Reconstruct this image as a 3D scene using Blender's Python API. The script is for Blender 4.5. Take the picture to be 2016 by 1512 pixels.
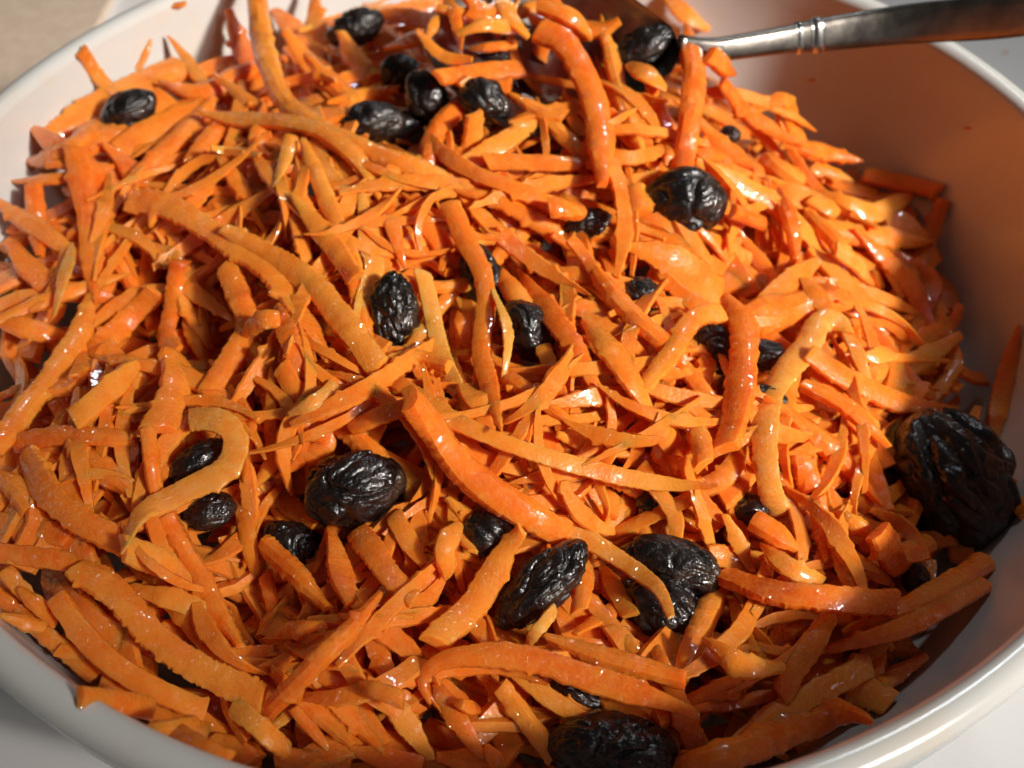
import bpy, math, random
import numpy as np
from mathutils import noise, Vector

for o in list(bpy.data.objects):
    bpy.data.objects.remove(o)
SC = bpy.context.scene
COL = SC.collection
MM = 0.001
RNG = random.Random(41)
NR = np.random.RandomState(7)

# ------------------------------------------------------------------ camera
CAM_FOV = math.radians(52)
CAM_POS = np.array([0.0, -109.8, 89.0])          # millimetres, bowl rim at z = 0
CAM_PITCH = math.radians(48.62)
cd = bpy.data.cameras.new('camera')
cam = bpy.data.objects.new('camera', cd)
COL.objects.link(cam)
cam.location = CAM_POS * MM
cam.rotation_euler = (math.pi / 2 - CAM_PITCH, 0, 0)
cd.sensor_width = 36
cd.lens = 18 / math.tan(CAM_FOV / 2)
cd.clip_start = 0.005
cd.clip_end = 20
cd.dof.use_dof = True
cd.dof.focus_distance = 0.116
cd.dof.aperture_fstop = 27
SC.camera = cam

# ------------------------------------------------------------------ light
w = bpy.data.worlds.new('World')
SC.world = w
w.use_nodes = True
bg = w.node_tree.nodes['Background']
bg.inputs[0].default_value = (1.0, 0.96, 0.91, 1)
bg.inputs[1].default_value = 0.036


def area_lamp(name, az, el, dist, size, power, color, aim=(0, 0, 0)):
    ld = bpy.data.lights.new(name, 'AREA')
    ld.shape = 'RECTANGLE'
    ld.size, ld.size_y = size
    ld.energy = power
    ld.color = color
    lo = bpy.data.objects.new(name, ld)
    COL.objects.link(lo)
    a, e = math.radians(az), math.radians(el)
    d = Vector((math.cos(a) * math.cos(e), math.sin(a) * math.cos(e), math.sin(e)))
    lo.location = d * dist + Vector(aim)
    lo.rotation_euler = d.to_track_quat('Z', 'Y').to_euler()
    return lo


area_lamp('window_light', -38, 36, 1.2, (0.24, 0.30), 4.3, (1.0, 0.96, 0.91))
area_lamp('back_glint_lamp', 68, 47, 1.0, (0.07, 0.12), 1.2, (0.86, 0.94, 1.0))  # small lamp added behind the bowl for wet glints on top faces
# added spot: its soft edge fades so the left of the bowl looks shaded
sd_ = bpy.data.lights.new('added_spot', 'SPOT')
sd_.energy = 66
sd_.color = (1.0, 0.94, 0.86)
sd_.spot_size = math.radians(15.0)
sd_.spot_blend = 0.9
sd_.shadow_soft_size = 0.045
so_ = bpy.data.objects.new('added_spot', sd_)
COL.objects.link(so_)
_a, _e = math.radians(-36), math.radians(35)
_d = Vector((math.cos(_a) * math.cos(_e), math.sin(_a) * math.cos(_e), math.sin(_e)))
so_.location = _d * 1.0 + Vector((0.052, 0.018, 0))
so_.rotation_euler = _d.to_track_quat('Z', 'Y').to_euler()

SC.view_settings.view_transform = 'Standard'
SC.view_settings.look = 'None'
SC.view_settings.exposure = -0.08
SC.view_settings.gamma = 1.0
SC.view_settings.use_curve_mapping = False
SC.render.engine = 'CYCLES'
SC.cycles.max_bounces = 6
SC.cycles.diffuse_bounces = 4
SC.cycles.glossy_bounces = 2
SC.cycles.transmission_bounces = 3
SC.cycles.caustics_reflective = False
SC.cycles.caustics_refractive = False
SC.render.resolution_x = 1024
SC.render.resolution_y = 768


# ------------------------------------------------------------------ material helpers
def new_mat(name):
    m = bpy.data.materials.new(name)
    m.use_nodes = True
    nt = m.node_tree
    b = nt.nodes['Principled BSDF']
    return m, nt, b


def nd(nt, t, **kw):
    n = nt.nodes.new(t)
    for k, v in kw.items():
        if k.startswith('i_'):
            n.inputs[k[2:].replace('_', ' ')].default_value = v
        else:
            setattr(n, k, v)
    return n


def ramp(nt, fac, stops):
    r = nt.nodes.new('ShaderNodeValToRGB')
    cr = r.color_ramp
    while len(cr.elements) < len(stops):
        cr.elements.new(0.5)
    for e, (p, c) in zip(cr.elements, stops):
        e.position = p
        e.color = (*c, 1) if len(c) == 3 else c
    nt.links.new(fac, r.inputs[0])
    return r.outputs[0]


def mixc(nt, fac, a, b, mode='MIX'):
    m = nt.nodes.new('ShaderNodeMix')
    m.data_type = 'RGBA'
    m.blend_type = mode
    for sock, v in ((m.inputs[0], fac), (m.inputs[6], a), (m.inputs[7], b)):
        if hasattr(v, 'is_output'):
            nt.links.new(v, sock)
        elif isinstance(v, (int, float)):
            sock.default_value = v
        else:
            sock.default_value = (*v, 1)
    return m.outputs[2]


def carrot_mat(name, c_lo, c_mid, c_hi, fleck, sss, sss_scale, rough, per_object=True):
    m, nt, b = new_mat(name)
    L = nt.links
    tc = nd(nt, 'ShaderNodeTexCoord')
    oi = nd(nt, 'ShaderNodeObjectInfo')
    off = nd(nt, 'ShaderNodeVectorMath', operation='MULTIPLY_ADD')
    L.new(oi.outputs['Random'], off.inputs[0])
    off.inputs[1].default_value = (3.1, 1.7, 2.3)
    L.new(tc.outputs['Object'], off.inputs[2])
    P = off.outputs[0]
    big = nd(nt, 'ShaderNodeTexNoise', i_Scale=170.0, i_Detail=3.0)
    L.new(P, big.inputs['Vector'])
    add = nd(nt, 'ShaderNodeMath', operation='MULTIPLY_ADD')
    L.new(oi.outputs['Random'], add.inputs[0])
    add.inputs[1].default_value = 0.55 if per_object else 0.0
    sub = nd(nt, 'ShaderNodeMath', operation='MULTIPLY_ADD')
    L.new(big.outputs['Fac'], sub.inputs[0])
    sub.inputs[1].default_value = 1.3
    sub.inputs[2].default_value = -0.42 if per_object else 0.05
    L.new(sub.outputs[0], add.inputs[2])
    col = ramp(nt, add.outputs[0], [(0.12, c_lo), (0.5, c_mid), (0.88, c_hi)])
    fl = nd(nt, 'ShaderNodeTexNoise', i_Scale=700.0, i_Detail=3.0, i_Roughness=0.7)
    L.new(P, fl.inputs['Vector'])
    f1 = ramp(nt, fl.outputs['Fac'], [(0.44, (0, 0, 0)), (0.72, (0.42, 0.42, 0.42))])
    col = mixc(nt, f1, col, fleck)
    sp = nd(nt, 'ShaderNodeTexNoise', i_Scale=420.0, i_Detail=2.0)
    L.new(P, sp.inputs['Vector'])
    f2 = ramp(nt, sp.outputs['Fac'], [(0.77, (0, 0, 0)), (0.81, (0.5, 0.5, 0.5))])
    col = mixc(nt, f2, col, (0.10, 0.05, 0.012))
    L.new(col, b.inputs['Base Color'])
    b.inputs['Subsurface Weight'].default_value = sss
    b.inputs['Subsurface Radius'].default_value = (1.0, 0.30, 0.07)
    b.inputs['Subsurface Scale'].default_value = sss_scale
    b.inputs['Roughness'].default_value = rough
    b.inputs['IOR'].default_value = 1.40
    b.inputs['Specular IOR Level'].default_value = 0.2
    b.inputs['Coat Weight'].default_value = 1.0
    b.inputs['Coat Roughness'].default_value = 0.045
    b.inputs['Coat IOR'].default_value = 1.52
    g1 = nd(nt, 'ShaderNodeTexNoise', i_Scale=2300.0, i_Detail=1.0, i_Roughness=0.5)
    L.new(P, g1.inputs['Vector'])
    g2 = nd(nt, 'ShaderNodeTexNoise', i_Scale=520.0, i_Detail=3.0)
    L.new(P, g2.inputs['Vector'])
    bp2 = nd(nt, 'ShaderNodeBump', i_Strength=0.45, i_Distance=0.00022)      # flesh
    L.new(g2.outputs['Fac'], bp2.inputs['Height'])
    bp3 = nd(nt, 'ShaderNodeBump', i_Strength=0.6, i_Distance=0.00010)
    L.new(g1.outputs['Fac'], bp3.inputs['Height'])
    L.new(bp2.outputs[0], bp3.inputs['Normal'])
    L.new(bp3.outputs[0], b.inputs['Normal'])
    vo = nd(nt, 'ShaderNodeTexNoise', i_Scale=1900.0, i_Detail=0.0)       # beaded film of juice
    L.new(P, vo.inputs['Vector'])
    bead = ramp(nt, vo.outputs['Fac'], [(0.45, (0, 0, 0)), (0.75, (1, 1, 1))])
    bp1 = nd(nt, 'ShaderNodeBump', i_Strength=1.0, i_Distance=0.00028)
    L.new(bead, bp1.inputs['Height'])
    L.new(bp2.outputs[0], bp1.inputs['Normal'])
    L.new(bp1.outputs[0], b.inputs['Coat Normal'])
    return m


M = {}
M['orange'] = carrot_mat('carrot_orange', (0.80, 0.135, 0.007), (0.90, 0.21, 0.014), (0.93, 0.30, 0.034),
                         (0.95, 0.34, 0.065), 0.7, 0.0024, 0.34)
M['pale'] = carrot_mat('carrot_pale', (0.88, 0.23, 0.02), (0.90, 0.29, 0.035), (0.92, 0.36, 0.06),
                       (0.85, 0.48, 0.17), 0.7, 0.0024, 0.38)
M['mass'] = carrot_mat('carrot_mass', (0.76, 0.125, 0.007), (0.86, 0.18, 0.012), (0.90, 0.25, 0.024),
                       (0.92, 0.36, 0.08), 0.5, 0.002, 0.34, per_object=False)


def raisin_mat():
    m, nt, b = new_mat('raisin_skin')
    L = nt.links
    tc = nd(nt, 'ShaderNodeTexCoord')
    n1 = nd(nt, 'ShaderNodeTexNoise', i_Scale=300.0, i_Detail=4.0)
    L.new(tc.outputs['Object'], n1.inputs['Vector'])
    col = ramp(nt, n1.outputs['Fac'], [(0.42, (0.005, 0.003, 0.0025)), (0.58, (0.012, 0.006, 0.004)),
                                       (0.76, (0.06, 0.028, 0.012))])
    L.new(col, b.inputs['Base Color'])
    r = nd(nt, 'ShaderNodeMapRange')
    L.new(n1.outputs['Fac'], r.inputs[0])
    for i, v in zip((1, 2, 3, 4), (0.35, 0.65, 0.30, 0.55)):
        r.inputs[i].default_value = v
    L.new(r.outputs[0], b.inputs['Roughness'])
    b.inputs['Specular IOR Level'].default_value = 0.3
    b.inputs['Coat Weight'].default_value = 0.9
    b.inputs['Coat Roughness'].default_value = 0.07
    n2 = nd(nt, 'ShaderNodeTexNoise', i_Scale=1300.0, i_Detail=3.0, i_Roughness=0.6)
    L.new(tc.outputs['Object'], n2.inputs['Vector'])
    bp = nd(nt, 'ShaderNodeBump', i_Strength=0.8, i_Distance=0.0003)
    L.new(n2.outputs['Fac'], bp.inputs['Height'])
    L.new(bp.outputs[0], b.inputs['Normal'])
    L.new(bp.outputs[0], b.inputs['Coat Normal'])
    return m


M['raisin'] = raisin_mat()


def ceramic_mat(name, inner, outer):
    m, nt, b = new_mat(name)
    L = nt.links
    tc = nd(nt, 'ShaderNodeTexCoord')
    n = nd(nt, 'ShaderNodeTexNoise', i_Scale=60.0, i_Detail=5.0, i_Roughness=0.6)
    L.new(tc.outputs['Object'], n.inputs['Vector'])
    # oily orange smears left by the dressing
    sm = ramp(nt, n.outputs['Fac'], [(0.56, (0, 0, 0)), (0.70, (0.30, 0.30, 0.30))])
    col = mixc(nt, sm, inner, outer)
    L.new(col, b.inputs['Base Color'])
    b.inputs['Roughness'].default_value = 0.16
    b.inputs['IOR'].default_value = 1.5
    n2 = nd(nt, 'ShaderNodeTexNoise', i_Scale=25.0, i_Detail=2.0)
    L.new(tc.outputs['Object'], n2.inputs['Vector'])
    bp = nd(nt, 'ShaderNodeBump', i_Strength=0.08, i_Distance=0.002)
    L.new(n2.outputs['Fac'], bp.inputs['Height'])
    L.new(bp.outputs[0], b.inputs['Normal'])
    return m


M['glaze_in'] = ceramic_mat('white_glaze', (0.68, 0.67, 0.635), (0.72, 0.55, 0.36))
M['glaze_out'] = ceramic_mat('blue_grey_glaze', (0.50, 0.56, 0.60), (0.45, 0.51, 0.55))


def steel_mat(name, col, rough):
    m, nt, b = new_mat(name)
    L = nt.links
    tc = nd(nt, 'ShaderNodeTexCoord')
    n = nd(nt, 'ShaderNodeTexNoise', i_Scale=220.0, i_Detail=5.0, i_Roughness=0.65)
    L.new(tc.outputs['Object'], n.inputs['Vector'])
    c = ramp(nt, n.outputs['Fac'], [(0.35, tuple(x * 0.65 for x in col)), (0.65, col)])
    L.new(c, b.inputs['Base Color'])
    b.inputs['Metallic'].default_value = 1.0
    r = nd(nt, 'ShaderNodeMapRange')
    L.new(n.outputs['Fac'], r.inputs[0])
    r.inputs[3].default_value = rough * 0.6
    r.inputs[4].default_value = rough * 1.5
    L.new(r.outputs[0], b.inputs['Roughness'])
    bp = nd(nt, 'ShaderNodeBump', i_Strength=0.15, i_Distance=0.0003)
    L.new(n.outputs['Fac'], bp.inputs['Height'])
    L.new(bp.outputs[0], b.inputs['Normal'])
    return m


M['steel'] = steel_mat('worn_steel', (0.30, 0.27, 0.24), 0.30)
M['steel_glint'] = steel_mat('groove_glint_steel', (0.85, 0.83, 0.80), 0.22)  # lighter copy of the steel: reflections in the grooves put into the colour


def table_mat():
    m, nt, b = new_mat('white_table')
    L = nt.links
    tc = nd(nt, 'ShaderNodeTexCoord')
    n = nd(nt, 'ShaderNodeTexNoise', i_Scale=9.0, i_Detail=6.0)
    L.new(tc.outputs['Object'], n.inputs['Vector'])
    c = ramp(nt, n.outputs['Fac'], [(0.3, (0.84, 0.81, 0.79)), (0.7, (0.90, 0.885, 0.87))])
    L.new(c, b.inputs['Base Color'])
    b.inputs['Roughness'].default_value = 0.42
    return m


M['table'] = table_mat()


# ------------------------------------------------------------------ object helpers
def mesh_obj(name, verts, faces, mat, parent=None, smooth=True, origin=None, sharp=None):
    v = np.asarray(verts, float)
    if origin is None:
        origin = v.mean(axis=0) if parent is None else np.zeros(3)
    me = bpy.data.meshes.new(name)
    me.from_pydata(((v - origin) * MM).tolist(), [], faces)
    me.update()
    if smooth:
        me.polygons.foreach_set('use_smooth', [True] * len(me.polygons))
    if sharp:
        me.set_sharp_from_angle(angle=math.radians(sharp))
    me.materials.append(mat)
    o = bpy.data.objects.new(name, me)
    COL.objects.link(o)
    if parent is not None:
        o.parent = parent
    else:
        o.location = Vector(origin) * MM
    return o


def tag(o, label, cat=None, group=None, kind=None):
    o['label'] = label
    if cat:
        o['category'] = cat
    if group:
        o['group'] = group
    if kind:
        o['kind'] = kind
    return o


def lathe(profile, n=160):
    vs, fs = [], []
    for (r, z) in profile:
        for k in range(n):
            a = 2 * math.pi * k / n
            vs.append((r * math.cos(a), r * math.sin(a), z))
    for i in range(len(profile) - 1):
        for k in range(n):
            k2 = (k + 1) % n
            fs.append((i * n + k, i * n + k2, (i + 1) * n + k2, (i + 1) * n + k))
    return vs, fs


# ------------------------------------------------------------------ projection
F_PX = 1008 / math.tan(CAM_FOV / 2)
FW = np.array([0, math.cos(CAM_PITCH), -math.sin(CAM_PITCH)])
RT = np.array([1.0, 0, 0])
UP = np.cross(RT, FW)


def rays(px):
    px = np.asarray(px, float)
    d = ((px[:, :1] - 1008) / F_PX) * RT - ((px[:, 1:2] - 756) / F_PX) * UP + FW
    return d / np.linalg.norm(d, axis=1, keepdims=True)


# ------------------------------------------------------------------ the place: table, bowl
R_IN, DEPTH, TABLE_Z = 78.0, 55.0, -62.0

tv = [(-900, -500, TABLE_Z), (900, -500, TABLE_Z), (900, 900, TABLE_Z), (-900, 900, TABLE_Z)]
tb = [(x, y, TABLE_Z - 25) for x, y, z in tv]
t = mesh_obj('table_top', tv + tb, [(0, 1, 2, 3), (7, 6, 5, 4), (0, 4, 5, 1), (1, 5, 6, 2), (2, 6, 7, 3), (3, 7, 4, 0)],
             M['table'], smooth=False)
tag(t, 'white table surface under the bowl', kind='structure')


mv, mf = [], []  # added mat: its beige stands in for warm bounced light on the table
for zz in (TABLE_Z + 0.3, TABLE_Z + 2.3):
    for k in range(48):
        a_ = 2 * math.pi * k / 48
        c_, s_ = math.cos(a_), math.sin(a_)
        mv.append((-262 + 150 * math.copysign(abs(c_) ** 0.35, c_), 205 + 110 * math.copysign(abs(s_) ** 0.35, s_), zz))
mf = [(k, (k + 1) % 48, 48 + (k + 1) % 48, 48 + k) for k in range(48)] + [tuple(range(47, -1, -1)), tuple(range(48, 96))]
m_, nt_, b_m = new_mat('bounce_beige')
n_ = nd(nt_, 'ShaderNodeTexNoise', i_Scale=400.0, i_Detail=3.0)
tc_ = nd(nt_, 'ShaderNodeTexCoord')
nt_.links.new(tc_.outputs['Object'], n_.inputs['Vector'])
nt_.links.new(ramp(nt_, n_.outputs['Fac'], [(0.3, (0.66, 0.50, 0.38)), (0.7, (0.78, 0.62, 0.48))]), b_m.inputs['Base Color'])
b_m.inputs['Roughness'].default_value = 0.8
tag(mesh_obj('added_beige_mat', mv, mf, m_, sharp=40), 'added beige mat behind the bowl, tinted like warm bounced light', 'added mat')


def inner_r(z):
    return R_IN * math.sqrt(max(0.0, 1 - (min(-z, DEPTH) / DEPTH) ** 2)) if z < 0 else R_IN


bowl = bpy.data.objects.new('salad_bowl', None)
COL.objects.link(bowl)
bowl.location = (0, 0, TABLE_Z * MM)
tag(bowl, 'white glazed ceramic bowl heaped with grated carrot salad', 'bowl')
prof = []
for k in range(0, 25):
    a = math.pi / 2 * k / 24
    prof.append((max(0.3, R_IN * math.sin(a)), -DEPTH * math.cos(a) - 1.2))
for k in range(1, 12):                       # rounded lip
    a = math.pi * (1 - k / 12)
    prof.append((79.9 + 1.9 * math.cos(a), -1.2 + 1.6 * math.sin(a)))
prof += [(81.8, -1.2), (81.7, -2.6)]
oz = [(x, y, z - TABLE_Z) for x, y, z in lathe(prof)[0]]
mesh_obj('inner_wall', oz, lathe(prof)[1], M['glaze_in'], parent=bowl)
outp = [(81.68, -2.6), (81.3, -3.0), (81.1, -3.6), (81.2, -4.2)]
for k in range(1, 19):
    a = math.pi / 2 * k / 20
    outp.append((81.2 * math.cos(a) ** 0.9, -4.2 - 54 * math.sin(a)))
outp.append((34, -58.0))
ov, of = lathe(outp)
of = [tuple(reversed(f)) for f in of]
mesh_obj('outer_wall', [(x, y, z - TABLE_Z) for x, y, z in ov], of, M['glaze_out'], parent=bowl)
fv, ff = lathe([(33, -57), (38, -57), (38.4, -58), (37.6, -61.4), (36.8, -62), (35.4, -62), (34.6, -61), (33, -57)])
mesh_obj('foot_ring', [(x, y, z - TABLE_Z) for x, y, z in fv], ff, M['glaze_out'], parent=bowl)

# ------------------------------------------------------------------ heap surface
ZC = [(-180, -10), (-165, -10), (-138, -9), (-128, -12), (-118, -14), (-90, -18), (-60, -18), (-49, -20), (-33, -23),
      (-15, -23), (6, -24), (20, -19), (33, -21), (45, -22), (56, -19), (75, -14), (95, -9), (121, -7), (140, -6),
      (155, -6), (167, -8), (180, -10)]
ZA = np.array([a for a, z in ZC], float)
ZV = np.array([z for a, z in ZC], float)
GS, GE = 0.5, 92.0
gx = np.arange(-GE, GE + GS, GS)
GX, GY = np.meshgrid(gx, gx, indexing='ij')
GR = np.hypot(GX, GY)


# hollows between the tufts of shreds: x, y, depth, width in millimetres
HOLLOWS = [(0.3, 1.5, 7.5, 6.5), (-38.0, -17.0, 6.5, 4.5), (-57.0, -9.0, 6.0, 4.0), (29.0, -7.0, 6.5, 5.5), (-13.5, 23.0, 6.0, 5.0),
           (12.5, -42.0, 7.0, 5.5), (-26.0, -35.0, 6.5, 5.0), (-10.0, -14.0, 6.0, 4.5), (17.0, -28.0, 5.5, 4.5), (-47.0, -4.0, 6.0, 5.0),
           (26.0, -46.0, 6.0, 5.0), (-30.0, -48.0, 5.5, 5.0), (-6.0, -53.0, 5.5, 4.5), (12.0, 12.0, 5.5, 4.5), (36.0, 6.0, 5.0, 4.5),
           (-20.0, 38.0, 6.0, 5.0), (-55.0, 12.0, 5.5, 5.0), (-8.0, -33.0, 5.5, 4.5),
           (-27.0, 22.0, -5.0, 11.0), (-22.0, -22.0, -3.0, 9.0), (24.0, 24.0, -3.5, 10.0), (-48.0, -28.0, -3.0, 9.0)]


def heap(x, y):
    r = np.hypot(x, y)
    zc = np.interp(np.degrees(np.arctan2(y, x)), ZA, ZV)
    rc = R_IN * np.sqrt(1 - (zc / DEPTH) ** 2)
    s = np.clip(r / rc, 0, 1.2)
    z = zc + (3.5 - zc) * (1 - s ** 2.3)
    z = z + 5.0 * np.exp(-((x - 4) ** 2 + (y - 24) ** 2) / (2 * 22 ** 2))
    for hx, hy, hd, hs in HOLLOWS:
        z = z - hd * np.exp(-((x - hx) ** 2 + (y - hy) ** 2) / (2 * hs ** 2))
    return z


HB = heap(GX, GY)
WALL = np.where(GR < R_IN, -DEPTH * np.sqrt(np.clip(1 - (GR / R_IN) ** 2, 0, 1)), np.where(GR < 83, 0.5, TABLE_Z))
HB = np.where(GR > R_IN, WALL, np.maximum(HB, WALL))


def slack(r):                                    # how deep the open, loose layer is: shallow near the wall
    return np.interp(r, [0, 50, 66, 78], [10.0, 10.0, 4.5, 2.0])


S = np.where(GR > R_IN, WALL, np.maximum(HB - slack(GR), WALL))


def gi(x):
    return np.clip(np.round((np.asarray(x) + GE) / GS).astype(int), 0, len(gx) - 1)


def surf(p, grid=None):
    g = S if grid is None else grid
    return g[gi(p[..., 0]), gi(p[..., 1])]


TT = np.arange(45, 300, 0.35)


def hit(px, grid=None):
    d = rays(px)
    P = CAM_POS + TT[None, :, None] * d[:, None, :]
    below = P[..., 2] < surf(P, grid)
    i = np.argmax(below, axis=1)
    i = np.where(below.any(axis=1), i, len(TT) // 2)
    return TT[i], d


def splat(pts, hw, top, cap=7.5):
    for p, h, z in zip(pts, hw, top):
        n = max(1, int(h / GS))
        ix, iy = int(gi(p[0])), int(gi(p[1]))
        a, b_ = max(0, ix - n), min(len(gx), ix + n + 1)
        c, d_ = max(0, iy - n), min(len(gx), iy + n + 1)
        blk = S[a:b_, c:d_]
        lim = np.minimum(z, HB[a:b_, c:d_] + cap)
        np.maximum(blk, lim, out=blk)


def catmull(pts, step):
    P = np.asarray(pts, float)
    if len(P) == 2:
        n = max(4, int(np.linalg.norm(P[1] - P[0]) / step))
        u = np.linspace(0, 1, n)[:, None]
        return P[0] * (1 - u) + P[1] * u
    Q = np.vstack([2 * P[0] - P[1], P, 2 * P[-1] - P[-2]])
    out = []
    for i in range(1, len(Q) - 2):
        n = max(3, int(np.linalg.norm(Q[i + 1] - Q[i]) / step))
        for u in np.linspace(0, 1, n, endpoint=False):
            a, b_, c, d_ = Q[i - 1], Q[i], Q[i + 1], Q[i + 2]
            out.append(0.5 * ((2 * b_) + (c - a) * u + (2 * a - 5 * b_ + 4 * c - d_) * u ** 2 + (3 * b_ - a - 3 * c + d_) * u ** 3))
    out.append(Q[-2])
    return np.array(out)


def resample(P, step):
    seg = np.linalg.norm(np.diff(P, axis=0), axis=1)
    s = np.concatenate([[0], np.cumsum(seg)])
    n = max(5, int(s[-1] / step))
    u = np.linspace(0, s[-1], n)
    return np.stack([np.interp(u, s, P[:, k]) for k in range(P.shape[1])], 1), s[-1]


def shred_mesh(P, width, thick, seed, nrm, rag=1.0, ends=('cut', 'cut'), K=12, twist=0.0, wave=0.0):
    """swept ribbon with a rounded-box section, torn edges and cut or pointed ends"""
    rng = random.Random(seed)
    n = len(P)
    T = np.gradient(P, axis=0)
    T /= np.linalg.norm(T, axis=1, keepdims=True) + 1e-9
    seg = np.concatenate([[0], np.cumsum(np.linalg.norm(np.diff(P, axis=0), axis=1))])
    Ln = seg[-1]
    if K >= 12:                                   # box section with softened corners, wedge or half-moon
        cs = np.array([1, 1, .9, .35, -.35, -.9, -1, -1, -.9, -.35, .35, .9])
        sn = np.array([-.55, .55, 1, 1, 1, 1, .55, -.55, -1, -1, -1, -1])
    else:
        cs = np.array([1, .8, -.8, -1, -.8, .8])
        sn = np.array([0, 1, 1, 0, -1, -1])
    K = len(cs)
    wl, wr = rng.uniform(0.45, 1.0), rng.uniform(0.45, 1.0)
    o1, o2, o3 = rng.random() * 90, rng.random() * 90, rng.random() * 90
    slant0, slant1 = rng.uniform(-0.6, 0.6), rng.uniform(-0.6, 0.6)
    crown = rng.choice([0.15, 0.35, 0.6, 0.8])
    vs = []
    for i in range(n):
        t = T[i]
        N = nrm[i] - t * np.dot(nrm[i], t)
        N /= np.linalg.norm(N) + 1e-9
        B = np.cross(t, N)
        tw = twist * (seg[i] / max(Ln, 1) - 0.5)
        c_, s_ = math.cos(tw), math.sin(tw)
        N, B = N * c_ + B * s_, B * c_ - N * s_
        s = seg[i]
        u0, u1 = s, Ln - s
        env = 1.0
        for (u, e) in ((u0, ends[0]), (u1, ends[1])):
            if e == 'point':
                l = min(9.0, Ln * 0.42)
                if u < l:
                    env *= 0.10 + 0.90 * (u / l) ** 0.75
            elif e == 'taper':
                l = min(7.0, Ln * 0.4)
                if u < l:
                    env *= 0.42 + 0.58 * (u / l)
            else:
                if u < 0.3:
                    env *= 0.93 + 0.07 * (u / 0.3)
        hw = width[i] * 0.5 * env
        ht = thick[i] * 0.5 * (0.35 + 0.65 * env)

        def edge(o):
            a = noise.noise((s * 0.16, o, 1.3)) * 0.24
            b1 = noise.noise((s * 0.7, o, 7.7)) * 0.07
            c1 = -abs(noise.noise((s * 1.3, o, 3.1))) * 0.22 * rag + noise.noise((s * 2.7, o, 8.8)) * 0.10 * rag
            d1 = max(0.0, noise.noise((s * 0.55, o + 5, 9.1)) - 0.36) * 1.7 * rag
            return 1 + a + b1 + c1 + d1
        el, er = edge(o1), edge(o2)
        if wave:
            er += wave * (0.5 + 0.5 * math.sin(s * 2 * math.pi / 5.2)) - wave * 0.5
        th = 1 + 0.20 * noise.noise((s * 0.2, o3, 2.2))
        for k in range(K):
            eg = (er if cs[k] > 0 else el)
            x = cs[k] * hw * (1 + (eg - 1) * (abs(cs[k]) ** 2.5 if eg < 1 else abs(cs[k])))
            y = sn[k] * ht * th * (1 + (wr - 1) * max(cs[k], 0) + (wl - 1) * max(-cs[k], 0)) + crown * ht * (1 - cs[k] ** 2)
            q = P[i] + B * x + N * y
            nz = noise.noise((q[0] * 0.55 + o1, q[1] * 0.55, q[2] * 0.55)) * 0.07
            if abs(cs[k]) > 0.95:
                nz += noise.noise((q[0] * 2.6 + o2, q[1] * 2.6, q[2] * 2.6)) * 0.10
            q = q + (B * cs[k] + N * sn[k]) * nz * min(1.0, thick[i])
            if u0 < 1.2:
                q = q + t * slant0 * x * (1 - u0 / 1.2)
            if u1 < 1.2:
                q = q + t * slant1 * x * (1 - u1 / 1.2)
            vs.append(q)
    fs = []
    for i in range(n - 1):
        for k in range(K):
            k2 = (k + 1) % K
            fs.append((i * K + k, i * K + k2, (i + 1) * K + k2, (i + 1) * K + k))
    a = len(vs)
    vs.append(np.mean(vs[0:K], axis=0) - T[0] * 0.12)
    b_ = len(vs)
    vs.append(np.mean(vs[(n - 1) * K:n * K], axis=0) + T[-1] * 0.12)
    for k in range(K):
        k2 = (k + 1) % K
        fs.append((a, k2, k))
        fs.append((b_, (n - 1) * K + k, (n - 1) * K + k2))
    return vs, [f[::-1] for f in fs]


SHREDS = []          # (object, points, length, straightness, kind)


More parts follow.
